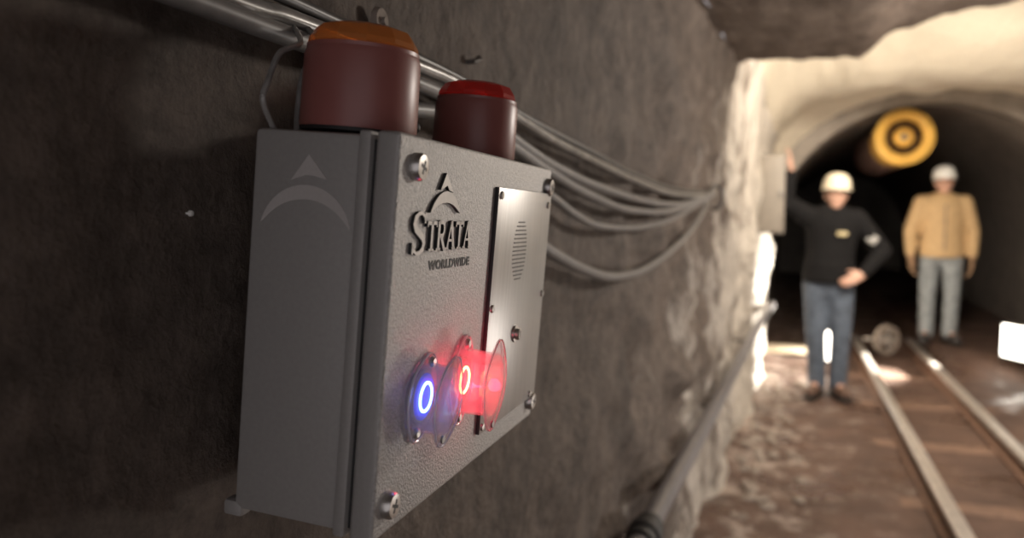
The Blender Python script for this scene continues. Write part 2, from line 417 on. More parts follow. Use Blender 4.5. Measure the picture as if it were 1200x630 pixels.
# ------------------------------------------------------------------ track
def make_rail(x):
    sec = [(-0.05, 0.0), (0.05, 0.0), (0.05, 0.012), (0.010, 0.026), (0.010, 0.062), (0.027, 0.070), (0.027, 0.092), (0.020, 0.098), (-0.020, 0.098), (-0.027, 0.092), (-0.027, 0.070), (-0.010, 0.062), (-0.010, 0.026), (-0.05, 0.012)]
    b = bmesh.new()
    A = [b.verts.new((p, 0, q)) for p, q in sec]; B = [b.verts.new((p, 9.1, q)) for p, q in sec]
    for k in range(len(sec)): b.faces.new((A[k], A[(k + 1) % len(sec)], B[(k + 1) % len(sec)], B[k]))
    b.faces.new(A); b.faces.new(B)
    o = obj('rail', b, 'rail_steel', None, True, 25); o.location = (x, 0.4, 0.0); o.scale = (1.2, 1, 1)
    o.data.materials.append(MATS['rail_rust'])                 # only the running surface is worn bright
    for p in o.data.polygons:
        if max(o.data.vertices[q].co.z for q in p.vertices) < 0.091: p.material_index = 1
    return o
tag(make_rail(0.735), 'steel rail nearer the pipe and the rock wall, worn pale on top', 'rail', 'rails of the mine track')
tag(make_rail(1.275), 'steel rail further from the pipe, leading to the person in tan', 'rail', 'rails of the mine track')
ties = [(4.33, 'timber sleeper between the rails, closest to the camera'), (5.45, 'timber sleeper between the rails, second from the camera'), (6.6, 'timber sleeper between the rails, third from the camera'), (7.7, 'timber sleeper between the rails, just short of the grey wheel')]
for k, (y, lb) in enumerate(ties):
    b = bmesh.new(); box(b, (0, 0, 0), (0.9, 0.15, 0.10), 0.012)
    o = obj('railway_sleeper', b, 'timber'); o.location = (1.005, y, -0.0505 - 0.001 * (k % 2)); tag(o, lb, 'sleeper', 'sleepers of the mine track')

# wheel on a short axle between the rails
w = thing('track_wheel', 'grey spoked metal wheel on a short axle standing between the rails', 'wheel', (0.985, 8.85, 0.0)); w.scale = (0.85, 0.85, 0.85)
WM = axis_matrix((0, 0, 0.185), (0.60, -0.80, 0))
b = bmesh.new(); lathe(b, [(0.125, -0.03), (0.165, -0.03), (0.185, -0.02), (0.185, 0.0), (0.17, 0.03), (0.125, 0.03), (0.125, -0.03)], WM, 40); obj('rim', b, 'stone_pale', w)
b = bmesh.new(); lathe(b, [(0.02, -0.05), (0.045, -0.05), (0.045, 0.05), (0.02, 0.05), (0.02, -0.05)], WM, 24); obj('hub', b, 'rail_steel', w)
for k in range(5):
    a = 2 * PI * k / 5; b = bmesh.new()
    tube(b, [WM @ Vector((0.04 * math.cos(a), 0.04 * math.sin(a), 0)), WM @ Vector((0.13 * math.cos(a), 0.13 * math.sin(a), 0))], 0.013, 8); obj('spoke', b, 'rail_steel', w)
b = bmesh.new(); tube(b, [(0.02, 0, 0.185), (-0.25, 0.03, 0.185)], 0.017, 10); obj('axle', b, 'rail_steel', w)

# plank added as the lit floor strip, light put into its pale colour
b = bmesh.new(); box(b, (0, 0, 0), (0.62, 0.30, 0.045), 0.006)
o = obj('lit_strip_plank', b, 'plank_lit_pale'); o.location = (0.12, 8.55, 0.06); o.rotation_euler = (0, 0, 0.03)
tag(o, 'added pale plank for the lit strip across the walkway behind the person in black', 'plank')

# floodlights
def floodlight(loc, rz, label, size):
    t = thing('floodlight', label, 'floodlight', loc, rz, 'portable floodlights'); wv, hv = size
    b = bmesh.new(); box(b, (0, 0.03, 0.10 + hv / 2), (wv, 0.05, hv), 0.008); obj('housing', b, 'dark_steel', t)
    b = bmesh.new(); box(b, (0, 0.0, 0.10 + hv / 2), (wv * 0.88, 0.012, hv * 0.88), 0.003); obj('light_panel', b, 'flood_white', t)
    b = bmesh.new()
    tube(b, [(-wv / 2 - 0.012, 0.03, 0.10 + hv / 2), (-wv / 2 - 0.012, 0.03, 0.006), (wv / 2 + 0.012, 0.03, 0.006), (wv / 2 + 0.012, 0.03, 0.10 + hv / 2)], 0.008, 8)
    tube(b, [(-wv / 2, -0.10, 0.008), (-wv / 2, 0.14, 0.008)], 0.008, 8); tube(b, [(wv / 2, -0.10, 0.008), (wv / 2, 0.14, 0.008)], 0.008, 8)
    obj('stand', b, 'dark_steel', t); return t
floodlight((1.93, 8.0, 0.05), math.radians(-62), 'bright floodlight at the foot of the arch, right of the tan jacket', (0.42, 0.32))
floodlight((0.352, 7.6, 0.0), 0.0, 'bright narrow floodlight standing behind the legs of the person in black', (0.20, 0.42))

# pipe along the foot of the wall
pp = [(-0.415, -0.6, 0.62), (-0.385, 0.7, 0.64), (-0.330, 1.83, 0.632), (-0.321, 2.08, 0.635), (-0.265, 3.56, 0.640), (-0.198, 5.37, 0.655), (-0.118, 6.95, 0.666)]
pp = [(x + 0.025, y, z) for x, y, z in pp]
pipe = thing('water_pipe', 'long grey pipe running along the rock wall above the floor', 'pipe', (-0.3, 2.0, 0.6))
def rel(P, o): return [Vector(p) - Vector(o.location) for p in P]
b = bmesh.new(); tube(b, rel(smooth_path(pp, 4), pipe), 0.028, 20); obj('tube', b, 'pipe_grey', pipe)
c0 = Vector((-0.302, 1.90, 0.6325)); dr = Vector((0.009, 0.25, 0.003)).normalized()
b = bmesh.new(); lathe(b, [(0.029, -0.06), (0.036, -0.06), (0.036, -0.022), (0.042, -0.02), (0.042, 0.02), (0.036, 0.022), (0.036, 0.06), (0.029, 0.06), (0.029, -0.06)], axis_matrix(c0 - pipe.location, dr), 28); obj('coupling', b, 'black_rubber', pipe)
for yy in (3.4, 5.2, 6.7):
    k = [p for p in smooth_path(pp, 12) if p.y >= yy][0]
    b = bmesh.new(); box(b, k + Vector((-0.065, 0, -0.036)) - pipe.location, (0.16, 0.03, 0.014), 0.003); obj('bracket', b, 'dark_steel', pipe)

# loose pale stones along the foot of the wall
b = bmesh.new(); rs = random.Random(4)
for k in range(150):
    y = rs.uniform(2.6, 7.2); x = -0.30 + 0.022 * y + abs(rs.gauss(0, 0.13)); r = rs.uniform(0.008, 0.032)
    s = bmesh.new(); bmesh.ops.create_icosphere(s, subdivisions=2, radius=r)
    off = Vector((rs.random() * 50, 0, 0))
    for vv in s.verts: vv.co *= 1 + 0.35 * noise.noise(vv.co * (0.8 / r) + off)
    merge(b, s, Matrix.Translation((x, y, floor_z(x, y) + r * 0.25)) @ Matrix.Diagonal((1.1, 1.4, 0.5, 1)))
tag(obj('rubble', b, 'stone_pale', None, True, 30), 'pale loose rubble along the foot of the rock wall under the pipe', 'rubble', None, 'stuff')

# ------------------------------------------------------------------ grey wall box
BO = Vector((-0.23931, 0.48106, 1.45298))
AXI = Vector((-0.02517, 0.99963, -0.01015)); DXI = Vector((-0.99665, -0.0243, 0.07814)); VXI = Vector((0.07787, 0.01208, 0.99689))
W, H, D, LIP = 0.395, 0.28, 0.113, 0.0178
BM = Matrix((AXI, DXI, VXI)).transposed().to_4x4()
def bx(a, d, v): return Vector((a, d, v + H))              # local point from the top near front corner
cb = thing('control_box', 'grey metal box with raised lettering and lit buttons on the rock wall', 'control box')
BMW = BM.copy(); BMW.translation = BO - VXI * H
cb.matrix_world = BMW
FACE = axis_matrix((0, 0, 0), (0, -1, 0), (1, 0, 0))        # local x along the box, y up, z out of the lid
def face(a, v, d=0.0):
    M = Matrix(((1, 0, 0, a), (0, 0, -1, d), (0, 1, 0, v + H), (0, 0, 0, 1))); return M
b = bmesh.new(); box(b, bx(W / 2, LIP + 0.006 + (D - LIP - 0.006) / 2, -H / 2), (W - 0.008, D - LIP - 0.006, H - 0.006), 0.004); obj('body', b, 'box_paint', cb)
b = bmesh.new(); box(b, bx(W / 2, LIP + 0.003, -H / 2), (W - 0.014, 0.008, H - 0.012)); obj('gasket', b, 'black_rubber', cb)
b = bmesh.new(); box(b, bx(W / 2, LIP / 2, -H / 2), (W, LIP, H), 0.0035, None, 3); lid = obj('lid', b, 'panel_metal', cb); lid.data.materials.append(MATS['box_paint'])
for p in lid.data.polygons:
    if abs(p.normal.y) < 0.35: p.material_index = 1
# flange on the body beside the gasket
b = bmesh.new(); box(b, bx(W / 2, LIP + 0.0085, -H / 2), (W - 0.002, 0.009, H - 0.001), 0.002); obj('rim', b, 'box_paint', cb)
for a in (0.11, W - 0.05):
    for v, s in ((-H, -1), (0, 1)):
        b = bmesh.new(); box(b, bx(a, D + 0.014, v - s * 0.006), (0.022, 0.034, 0.020), 0.004)
        obj('mounting_foot', b, 'box_paint', cb)
b = bmesh.new(); box(b, bx(0.011, D + 0.001, -H + 0.003), (0.014, 0.016, 0.012), 0.003); obj('mounting_lug', b, 'box_paint', cb)
# corner screws
def screw(a, v, r, h, par, mat='steel', d=0.0, slot=True):
    b = bmesh.new(); lathe(b, [(0, 0), (r, 0), (r, h * 0.7), (r * 0.86, h), (r * 0.5, h * 1.05), (0, h * 1.06)], face(a, v, d), 28)
    o = obj('screw', b, mat, par)
    if slot:
        b = bmesh.new()
        for ang in (0.35, 0.35 + PI / 2):
            box(b, face(a, v, d) @ Vector((0, 0, h * 1.02)), (r * 1.0, h * 0.12, r * 0.24), 0, Matrix.Rotation(ang, 3, 'Y'))
        obj('slot', b, 'flat_black', o)
    return o
for a, v in ((0.0262, -0.0215), (0.3775, -0.0205), (0.3785, -0.2590), (0.0205, -0.2575)):
    screw(a, v, 0.0098, 0.0065, cb)
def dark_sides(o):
    # side faces take the black colour, the front keeps its own
    o.data.materials.append(MATS['flat_black'])
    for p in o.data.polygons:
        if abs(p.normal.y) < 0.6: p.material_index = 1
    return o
# emblem and lettering, raised
def crescent(cx, cy, Ro, a0, a1, th, n=24):
    out = []; inn = []
    for k in range(n + 1):
        t = k / n; a = math.radians(a0 + (a1 - a0) * t); e = th * math.sin(PI * t) ** 0.7
        out.append((cx + Ro * math.cos(a), cy + Ro * math.sin(a))); inn.append((cx + (Ro - e) * math.cos(a), cy + (Ro - e) * math.sin(a)))
    return out + inn[1:-1][::-1]
b = bmesh.new(); F = face(0.0825, -0.0465)
prism(b, [(-0.004, 0.0240), (0.0125, 0.0100), (0.003, 0.0115), (-0.001, 0.0148), (-0.0135, 0.0110)], 0.0028, F)
prism(b, crescent(0.0, -0.0245, 0.035, 148, 33, 0.0085), 0.0028, F)
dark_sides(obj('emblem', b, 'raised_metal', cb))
b = bmesh.new(); hgt = 0.0026
def glyph_T(x, w, h):
    F = face(x, -0.0800); s = w * 0.21
    stroke(b, [(w * 0.5, 0), (w * 0.5, h)], s, hgt, F); stroke(b, [(0, h - s * 0.35), (w, h - s * 0.35)], s * 0.7, hgt, F)
    stroke(b, [(w * 0.26, s * 0.2), (w * 0.74, s * 0.2)], s * 0.4, hgt, F)
    stroke(b, [(s * 0.22, h * 0.80), (s * 0.22, h)], s * 0.44, hgt, F); stroke(b, [(w - s * 0.22, h * 0.80), (w - s * 0.22, h)], s * 0.44, hgt, F)
def glyph_A(x, w, h):
    F = face(x, -0.0800); s = w * 0.21
    stroke(b, [(w * 0.14, 0), (w * 0.5, h)], s * 0.55, hgt, F); stroke(b, [(w * 0.84, 0), (w * 0.5, h)], s, hgt, F)
    stroke(b, [(w * 0.26, h * 0.32), (w * 0.74, h * 0.32)], s * 0.45, hgt, F)
    stroke(b, [(0, s * 0.2), (w * 0.3, s * 0.2)], s * 0.4, hgt, F); stroke(b, [(w * 0.66, s * 0.2), (w, s * 0.2)], s * 0.4, hgt, F)
def glyph_R(x, w, h):
    F = face(x, -0.0800); s = w * 0.21
    stroke(b, [(w * 0.22, 0), (w * 0.22, h)], s, hgt, F)
    arc = [(w * 0.22, h - s * 0.25)] + [(w * 0.52 + w * 0.24 * math.cos(math.radians(t)), h * 0.735 + (h * 0.235) * math.sin(math.radians(t))) for t in range(90, -91, -20)] + [(w * 0.22, h * 0.5)]
    stroke(b, arc, s * 0.7, hgt, F); stroke(b, [(w * 0.45, h * 0.5), (w * 0.86, 0)], s * 0.9, hgt, F)
    stroke(b, [(0, s * 0.2), (w * 0.44, s * 0.2)], s * 0.4, hgt, F); stroke(b, [(w * 0.76, s * 0.2), (w, s * 0.2)], s * 0.4, hgt, F)
def glyph_S(x, w, h):
    F = face(x, -0.0815)
    pts = [(0.90, 0.80), (0.82, 0.92), (0.62, 0.99), (0.38, 0.97), (0.18, 0.87), (0.12, 0.73), (0.24, 0.60), (0.50, 0.50), (0.76, 0.40), (0.88, 0.27), (0.82, 0.12), (0.62, 0.03), (0.38, 0.01), (0.18, 0.08), (0.08, 0.22)]
    ws = [0.12, 0.14, 0.13, 0.16, 0.22, 0.26, 0.28, 0.28, 0.28, 0.26, 0.22, 0.16, 0.13, 0.14, 0.12]
    stroke(b, [(p * w, q * h) for p, q in pts], [k * w * 0.80 for k in ws], hgt, F)
    stroke(b, [(w * 0.90, h * 0.74), (w * 0.90, h)], w * 0.1, hgt, F); stroke(b, [(w * 0.08, 0), (w * 0.08, h * 0.27)], w * 0.1, hgt, F)
glyph_S(0.0245, 0.0235, 0.0290)
x = 0.0500
for g, w_ in ((glyph_T, 0.0185), (glyph_R, 0.0190), (glyph_A, 0.0195), (glyph_T, 0.0175), (glyph_A, 0.0190)):
    g(x, w_, 0.0215); x += w_ * 0.985
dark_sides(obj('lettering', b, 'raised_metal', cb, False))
fc = bpy.data.curves.new('tmp_text', 'FONT'); fc.body = 'WORLDWIDE'; fc.size = 0.0092; fc.extrude = 0.0004; fc.align_x = 'LEFT'; fc.space_character = 1.12; fc.resolution_u = 3; fc.offset = 0.00045
fo = bpy.data.objects.new('tmp_text', fc); COL.objects.link(fo)
dg = bpy.context.evaluated_depsgraph_get(); me = bpy.data.meshes.new_from_object(fo.evaluated_get(dg))
COL.objects.unlink(fo); bpy.data.objects.remove(fo)
xs = [v.co.x for v in me.vertices]; k = 0.0865 / (max(xs) - min(xs))
me.transform(face(0.0625, -0.0945) @ Matrix.Diagonal((k, 1, 1, 1)))
me.materials.append(MATS['flat_black']); o = bpy.data.objects.new('small_lettering', me); COL.objects.link(o); o.parent = cb
# the same emblem painted faintly on the end of the body
b = bmesh.new(); SD = Matrix(((0, 0, -1, 0.0036), (-1, 0, 0, 0.0685), (0, 1, 0, -0.046 + H), (0, 0, 0, 1)))
prism(b, [(0.0, 0.027), (0.015, 0.0105), (0.004, 0.0125), (-0.002, 0.0125), (-0.013, 0.0085)], 0.0005, SD)
prism(b, crescent(0.0, -0.030, 0.036, 168, 12, 0.010), 0.0005, SD)
obj('side_emblem', b, 'emblem_paint', cb)
# speaker plate
sp_a0, sp_a1, sp_v0, sp_v1 = 0.2015, 0.3865, -0.0275, -0.2535
b = bmesh.new(); box(b, bx((sp_a0 + sp_a1) / 2, -0.0020, (sp_v0 + sp_v1) / 2), (sp_a1 - sp_a0, 0.0042, sp_v0 - sp_v1), 0.0008)
# let the plate's corners clear the box screws
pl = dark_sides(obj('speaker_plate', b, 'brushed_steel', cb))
b = bmesh.new()
for k in range(15):
    v = -0.0867 + (k - 7) * 0.0040; hw = math.sqrt(max(0, 0.0315 ** 2 - ((k - 7) * 0.0040) ** 2)) * 0.68 + 0.001
    box(b, face(0.280, v, -0.0042) @ Vector((0, 0, 0.0001)), (2 * hw, 0.0003, 0.0013))
obj('speaker_slots', b, 'slot_grey', pl)
for a, v in ((0.2085, -0.0345), (0.3730, -0.0400), (0.2075, -0.1375), (0.2075, -0.2470), (0.3650, -0.2480), (0.3800, -0.1375)):
    screw(a, v, 0.0036, 0.0018, pl, 'steel', -0.0041, False)
b = bmesh.new(); F = face(0.2862, -0.1705, -0.0041)
lathe(b, [(0, 0), (0.0085, 0), (0.0085, 0.002), (0.0058, 0.0022), (0.0058, 0.0055), (0.0048, 0.0065), (0, 0.0065)], F, 6 * 4); kb = obj('lock', b, 'steel', pl)
b = bmesh.new(); box(b, F @ Vector((0, 0, 0.0066)), (0.0016, 0.0004, 0.0070)); obj('keyhole', b, 'flat_black', kb)

# lit push buttons under clear hinged guards
def push_button(a, v, led, halo, lightcol, le):
    F0 = face(a, v, -0.0002)
    b = bmesh.new(); lathe(b, [(0, 0), (0.0205, 0), (0.0205, 0.002), (0.0190, 0.0035), (0.0180, 0.0035), (0.0180, 0.002), (0, 0.002)], F0, 48)
    pb = obj('push_button', b, 'dark_steel', cb)
    b = bmesh.new(); lathe(b, [(0, 0.002), (0.0176, 0.002), (0.0176, 0.0040), (0.0165, 0.005), (0, 0.005)], F0, 48); obj('button_cap', b, halo, pb)
    b = bmesh.new(); torus(b, 0.0108, 0.0012, F0 @ Matrix.Translation((0, 0, 0.0052)), 56, 10); obj('light_ring', b, led, pb)
    l = lamp('button_glow', 'POINT', F0 @ Vector((0, 0, 0.014)), le, lightcol, None, shadow_soft_size=0.006); l.parent = pb
    return pb
def oval(hw, hh, n=64, k=0.0):
    # round plate with a lug above and below
    return [((hw - k) * math.cos(2 * PI * q / n) * (1 - 0.10 * math.sin(2 * PI * q / n) ** 4), math.sin(2 * PI * q / n) * ((hw - k) + (hh - hw) * abs(math.sin(2 * PI * q / n)) ** 3)) for q in range(n)]
def guard(a, v, L, hw, hh, turn, plastic):
    F0 = face(a, v, -0.0003) @ Matrix.Rotation(-turn, 4, 'Z'); rs_ = hw - 0.0012
    b = bmesh.new(); prism(b, oval(hw, hh), 0.003, F0); g = obj('button_guard', b, plastic, cb)
    b = bmesh.new(); lathe(b, [(rs_ - 0.002, 0.003), (rs_, 0.003), (rs_ - 0.001, L), (rs_ - 0.003, L), (rs_ - 0.002, 0.003)], F0, 56); obj('shroud', b, plastic, g)
    b = bmesh.new(); prism(b, oval(hw, hh), 0.0022, F0 @ Matrix.Translation((0, 0, L))); obj('cover', b, plastic, g)
    b = bmesh.new()
    for h_ in (0.003, L + 0.0016):
        P = [F0 @ Vector((x_, y_, h_)) for x_, y_ in oval(hw, hh, 64, 0.0006)]; tube(b, P + [P[0]], 0.0009 if h_ < 0.01 else 0.0006, 8, False)
    obj('edge', b, 'edge_highlight', g)
    for s_ in (-1, 1):
        b = bmesh.new(); lathe(b, [(0, 0.003), (0.0042, 0.003), (0.0042, 0.0045), (0.003, 0.0058), (0, 0.0058)], F0 @ Matrix.Translation((0, s_ * (hh - 0.0075), 0)), 16); obj('screw', b, 'steel', g)
    b = bmesh.new(); lathe(b, [(0, 0), (0.003, 0), (0.003, 0.0016), (0, 0.0016)], F0 @ Matrix.Translation((0, -(hh - 0.0065), L + 0.0022)), 16); obj('latch_screw', b, 'dark_steel', g)
    return g
push_button(0.0640, -0.1890, 'led_blue', 'led_blue_halo', (0.15, 0.22, 1.0), 0.007)
guard(0.0650, -0.1895, 0.022, 0.0275, 0.0345, 0.40, 'clear_plastic')
push_button(0.1460, -0.1915, 'led_amber', 'led_red_halo', (1.0, 0.03, 0.09), 0.13)
guard(0.1470, -0.1920, 0.031, 0.0285, 0.0385, 0.14, 'clear_plastic')

# ------------------------------------------------------------------ beacons on the box
def beacon(a, cap, label):
    t = thing('warning_beacon', label, 'beacon', (0, 0, 0), 0, 'red warning beacons on top of the box')
    Mw = BMW @ Matrix.Translation(bx(a, 0.062, 0.0)); t.matrix_world = Mw
    b = bmesh.new(); lathe(b, [(0, 0.0), (0.0415, 0.0), (0.0415, 0.003), (0, 0.003)], None, 56); obj('base', b, 'black_rubber', t)
    b = bmesh.new(); lathe(b, [(0, 0.0025), (0.0425, 0.0025), (0.0430, 0.005), (0.0422, 0.054), (0.0405, 0.059), (0.036, 0.061), (0, 0.061)], None, 64); obj('housing', b, 'beacon_red', t)
    b = bmesh.new(); lathe(b, [(0, 0.0605), (0.0385, 0.0605), (0.0402, 0.063), (0.0395, 0.0665), (0.034, 0.0745), (0.025, 0.0775), (0, 0.0785)], None, 12); obj('lens_cap', b, cap, t, True, 20)
    b = bmesh.new(); lathe(b, [(0.0365, 0.0585), (0.0408, 0.0585), (0.0408, 0.0612), (0.0365, 0.0618), (0.0365, 0.0585)], None, 64); obj('collar', b, 'beacon_red', t)
    b = bmesh.new(); lathe(b, [(0, 0), (0.005, 0), (0.005, 0.006), (0.0035, 0.008), (0, 0.008)], axis_matrix((0.036, -0.024, 0.011), (0.83, -0.55, 0)), 18); obj('plug', b, 'black_rubber', t)
    return t
beacon(0.058, 'amber_lens', 'red beacon with amber cap on the end of the box by the dark wall')
beacon(0.305, 'red_lens', 'smaller looking red beacon with red cap, standing above the speaker plate')

# ------------------------------------------------------------------ cables on the wall
def cable(name, pts, r, mat, label, ties=()):
    b = bmesh.new(); P = smooth_path(pts, 8); tube(b, P, r, 12)
    o = obj(name, b, mat); tag(o, label, 'cable', 'cables along the rock wall'); return o
end = (-0.300, 3.62, 1.50)
C1 = [(-0.380, 0.10, 1.555), (-0.3782, 0.4734, 1.5496), (-0.3762, 0.5504, 1.5521), (-0.3741, 0.6361, 1.5525), (-0.3718, 0.7292, 1.5531), (-0.3688, 0.8482, 1.552), (-0.3652, 0.9911, 1.5442), (-0.3627, 1.092, 1.5337), (-0.3582, 1.2715, 1.517), (-0.3512, 1.5531, 1.4999), (-0.3419, 1.9255, 1.4804), (-0.3273, 2.5097, 1.4626), (-0.3051, 3.3953, 1.4775), (-0.30, 3.6, 1.49)]
cable('cable', C1, 0.0075, 'cable_pale', 'pale silvery cable, topmost of the bundle behind the beacons')
C1b = [(x - 0.004, y, z + 0.014 + 0.006 * math.sin(y * 5)) for x, y, z in C1[:9]] + [(-0.356, 1.50, 1.519), (-0.345, 1.92, 1.495), (-0.330, 2.5, 1.478), (-0.305, 3.4, 1.490)]
cable('cable', C1b, 0.0055, 'cable_dark', 'thin dark cable running just above the silvery one behind the beacons')
C2 = [(-0.384, 0.05, 1.545), (-0.378, 0.40, 1.540), (-0.374, 0.55, 1.537), (-0.3700, 0.75, 1.535), (-0.3663, 0.9483, 1.5261), (-0.3627, 1.0927, 1.5005), (-0.3582, 1.273, 1.476), (-0.3511, 1.5557, 1.4538), (-0.3377, 2.0933, 1.4326), (-0.3227, 2.6912, 1.4338), (-0.3066, 3.3372, 1.4762), (-0.30, 3.6, 1.492)]
cable('cable', C2, 0.0085, 'cable_grey', 'grey cable sagging below the silvery one, second in the bundle')
C3 = [(-0.382, 0.60, 1.480), (-0.376, 0.78, 1.508), (-0.368, 0.90, 1.510), (-0.364, 1.0384, 1.4971), (-0.3593, 1.2279, 1.4681), (-0.3527, 1.4916, 1.4358), (-0.3429, 1.8822, 1.4094), (-0.3271, 2.5161, 1.4133), (-0.3065, 3.3385, 1.4694), (-0.30, 3.6, 1.490)]
cable('cable', C3, 0.0085, 'cable_grey', 'grey cable passing the top corner of the box, third in the bundle')
C4 = [(-0.345, 0.865, 1.455), (-0.352, 0.95, 1.462), (-0.3593, 1.229, 1.4322), (-0.3549, 1.4044, 1.3974), (-0.3501, 1.595, 1.3753), (-0.3403, 1.9872, 1.3683), (-0.327, 2.5192, 1.3898), (-0.3086, 3.2573, 1.4544), (-0.30, 3.58, 1.488)]
cable('cable', C4, 0.0075, 'cable_grey', 'grey cable with flat sag, second lowest, leaving the box by its top corner')
C5 = [(-0.340, 0.865, 1.40), (-0.352, 1.0, 1.385), (-0.3603, 1.1886, 1.3544), (-0.358, 1.2781, 1.3333), (-0.3533, 1.4678, 1.2961), (-0.3471, 1.7159, 1.2658), (-0.3373, 2.1099, 1.2645), (-0.3223, 2.7078, 1.3192), (-0.3103, 3.1863, 1.4043), (-0.3022, 3.5122, 1.5052), (-0.30, 3.60, 1.53)]
cable('cable', C5, 0.0105, 'cable_grey', 'thick grey cable in the lowest, deepest loop beside the box')
t = thing('cable_hook', 'dark hook on the rock wall where the cables gather', 'hook', (-0.31, 3.60, 1.47))
b = bmesh.new(); tube(b, smooth_path([(-0.05, 0, 0.05), (0.02, 0, 0.05), (0.045, 0, 0.03), (0.045, 0, -0.02), (0.02, 0, -0.045), (-0.02, 0, -0.03)], 5), 0.008, 10); obj('hook', b, 'dark_steel', t)
b = bmesh.new(); box(b, (-0.045, 0, 0.05), (0.02, 0.07, 0.09), 0.005); obj('plate', b, 'dark_steel', t)
# thin wire loops beside the amber beacon
b = bmesh.new(); tube(b, smooth_path([(-0.372, 0.56, 1.545), (-0.345, 0.528, 1.5249), (-0.345, 0.502, 1.5126), (-0.345, 0.4875, 1.4906), (-0.345, 0.4813, 1.4763), (-0.345, 0.493, 1.459), (-0.345, 0.50, 1.452)], 8), 0.0022, 8)
tag(obj('wire', b, 'cable_pale'), 'thin pale wire looping down behind the box beside the amber beacon', 'wire', 'thin wires beside the amber beacon')
b = bmesh.new(); tube(b, smooth_path([(-0.372, 0.58, 1.548), (-0.345, 0.5512, 1.5295), (-0.345, 0.5368, 1.5109), (-0.345, 0.5273, 1.4911), (-0.345, 0.522, 1.460)], 8), 0.0026, 8)
tag(obj('wire', b, 'cable_grey'), 'thin grey wire dropping close against the amber beacon', 'wire', 'thin wires beside the amber beacon')
# wall fixings
t = thing('rock_bolt', 'round grey rock bolt plate on the wall above the amber beacon', 'rock bolt', (-0.395, 0.738, 1.5900))
b = bmesh.new(); lathe(b, [(0, 0), (0.0140, 0), (0.0140, 0.004), (0.0125, 0.006), (0, 0.006)], axis_matrix((0.002, 0, 0), (1, 0, 0)), 28); obj('plate', b, 'stone_pale', t)
b = bmesh.new(); lathe(b, [(0, 0.006), (0.004, 0.006), (0.004, 0.010), (0, 0.010)], axis_matrix((0.002, 0, 0), (1, 0, 0)), 12); obj('bolt_head', b, 'stone_pale', t)
b = bmesh.new(); tube(b, [(-0.42, 0.985, 1.592), (-0.386, 0.988, 1.595), (-0.383, 0.996, 1.600)], [0.003, 0.003, 0.004], 10)
tag(obj('nail', b, 'dark_steel'), 'short dark nail in the rock wall above the red capped beacon', 'nail')
b = bmesh.new(); lathe(b, [(0, 0), (0.0022, 0), (0.0020, 0.002), (0, 0.003)], axis_matrix((-0.401, 0.4725, 1.3984), (1, 0, 0)), 16); tube(b, [(-0.42, 0.4725, 1.3984), (-0.40, 0.4725, 1.3984)], 0.0008, 8)
tag(obj('nail', b, 'helmet_white'), 'tiny nail head with its glint painted white in the dark wall beside the end of the box', 'nail')  # white colour stands in for the glint on the head
# junction box at the portal
t = thing('junction_box', 'beige junction box on the rock wall beside the raised hand', 'junction box', (-0.118, 6.5, 1.25))
b = bmesh.new(); box(b, (0, 0.06, 0.31), (0.20, 0.12, 0.60), 0.012); obj('body', b, 'junction_beige', t)
b = bmesh.new(); box(b, (0, -0.008, 0.31), (0.18, 0.016, 0.58), 0.005); obj('door', b, 'junction_beige', t)
b = bmesh.new(); box(b, (0.07, -0.02, 0.31), (0.02, 0.01, 0.05), 0.003); obj('latch', b, 'dark_steel', t)
b = bmesh.new(); box(b, (-0.08, 0.14, 0.31), (0.12, 0.06, 0.30), 0.004); obj('bracket', b, 'dark_steel', t)

# ------------------------------------------------------------------ ventilation fan hung in the arch
t = thing('ventilation_fan', 'big yellow ventilation fan hanging from the crown of the arch', 'fan', (1.008, 8.3, 2.129)); t.scale = (0.79, 0.79, 0.79)
FY = axis_matrix((0, 0, 0), (0, 1, 0), (1, 0, 0))
b = bmesh.new(); lathe(b, [(0.20, 0.06), (0.215, 0.0), (0.27, -0.03), (0.325, 0.0), (0.325, 0.07), (0.30, 0.12), (0.30, 0.85), (0.285, 0.85), (0.285, 0.12), (0.24, 0.10), (0.20, 0.06)], FY, 56); obj('casing', b, 'fan_yellow', t)
b = bmesh.new(); lathe(b, [(0, 0.02), (0.06, 0.025), (0.105, 0.06), (0.115, 0.10), (0.115, 0.4), (0, 0.4)], FY, 32); hb = obj('hub', b, 'fan_yellow', t)
b = bmesh.new(); lathe(b, [(0, 0), (0.045, 0.0), (0.045, 0.03), (0, 0.03)], FY, 24); obj('hub_cap', b, 'fan_dark', hb)
for k in range(10):
    a = 2 * PI * k / 10; b = bmesh.new(); ca, sa = math.cos(a), math.sin(a); q = []
    for r, wd_, tw in ((0.11, 0.035, 0.9), (0.19, 0.045, 0.7), (0.275, 0.05, 0.5)):
        for s in (-1, 1):
            tx = s * wd_ * math.cos(tw); ty = s * wd_ * math.sin(tw)
            for th in (-0.003, 0.003): q.append(b.verts.new((r * ca - tx * sa, 0.20 + ty + th, r * sa + tx * ca)))
    for i in range(2):
        o4 = i * 4
        for f in ((0, 1, 5, 4), (2, 6, 7, 3), (0, 4, 6, 2), (1, 3, 7, 5)): b.faces.new([q[o4 + j] for j in f])
    b.faces.new([q[j] for j in (0, 2, 3, 1)]); b.faces.new([q[8 + j] for j in (0, 1, 3, 2)])
    obj('blade', b, 'fan_dark', t)
b = bmesh.new(); lathe(b, [(0.18, 0.44), (0.28, 0.44), (0.28, 0.46), (0.0, 0.46)], FY, 40); obj('back_guard', b, 'fan_dark', t)
b = bmesh.new(); prof = []
for k in range(60): prof.append((0.295 + (0.012 if k % 4 < 2 else 0), 0.84 + k * 0.04))
lathe(b, [(0.27, 0.84)] + prof + [(0.27, 0.84 + 59 * 0.04)], FY, 36); obj('duct', b, 'duct_brown', t)
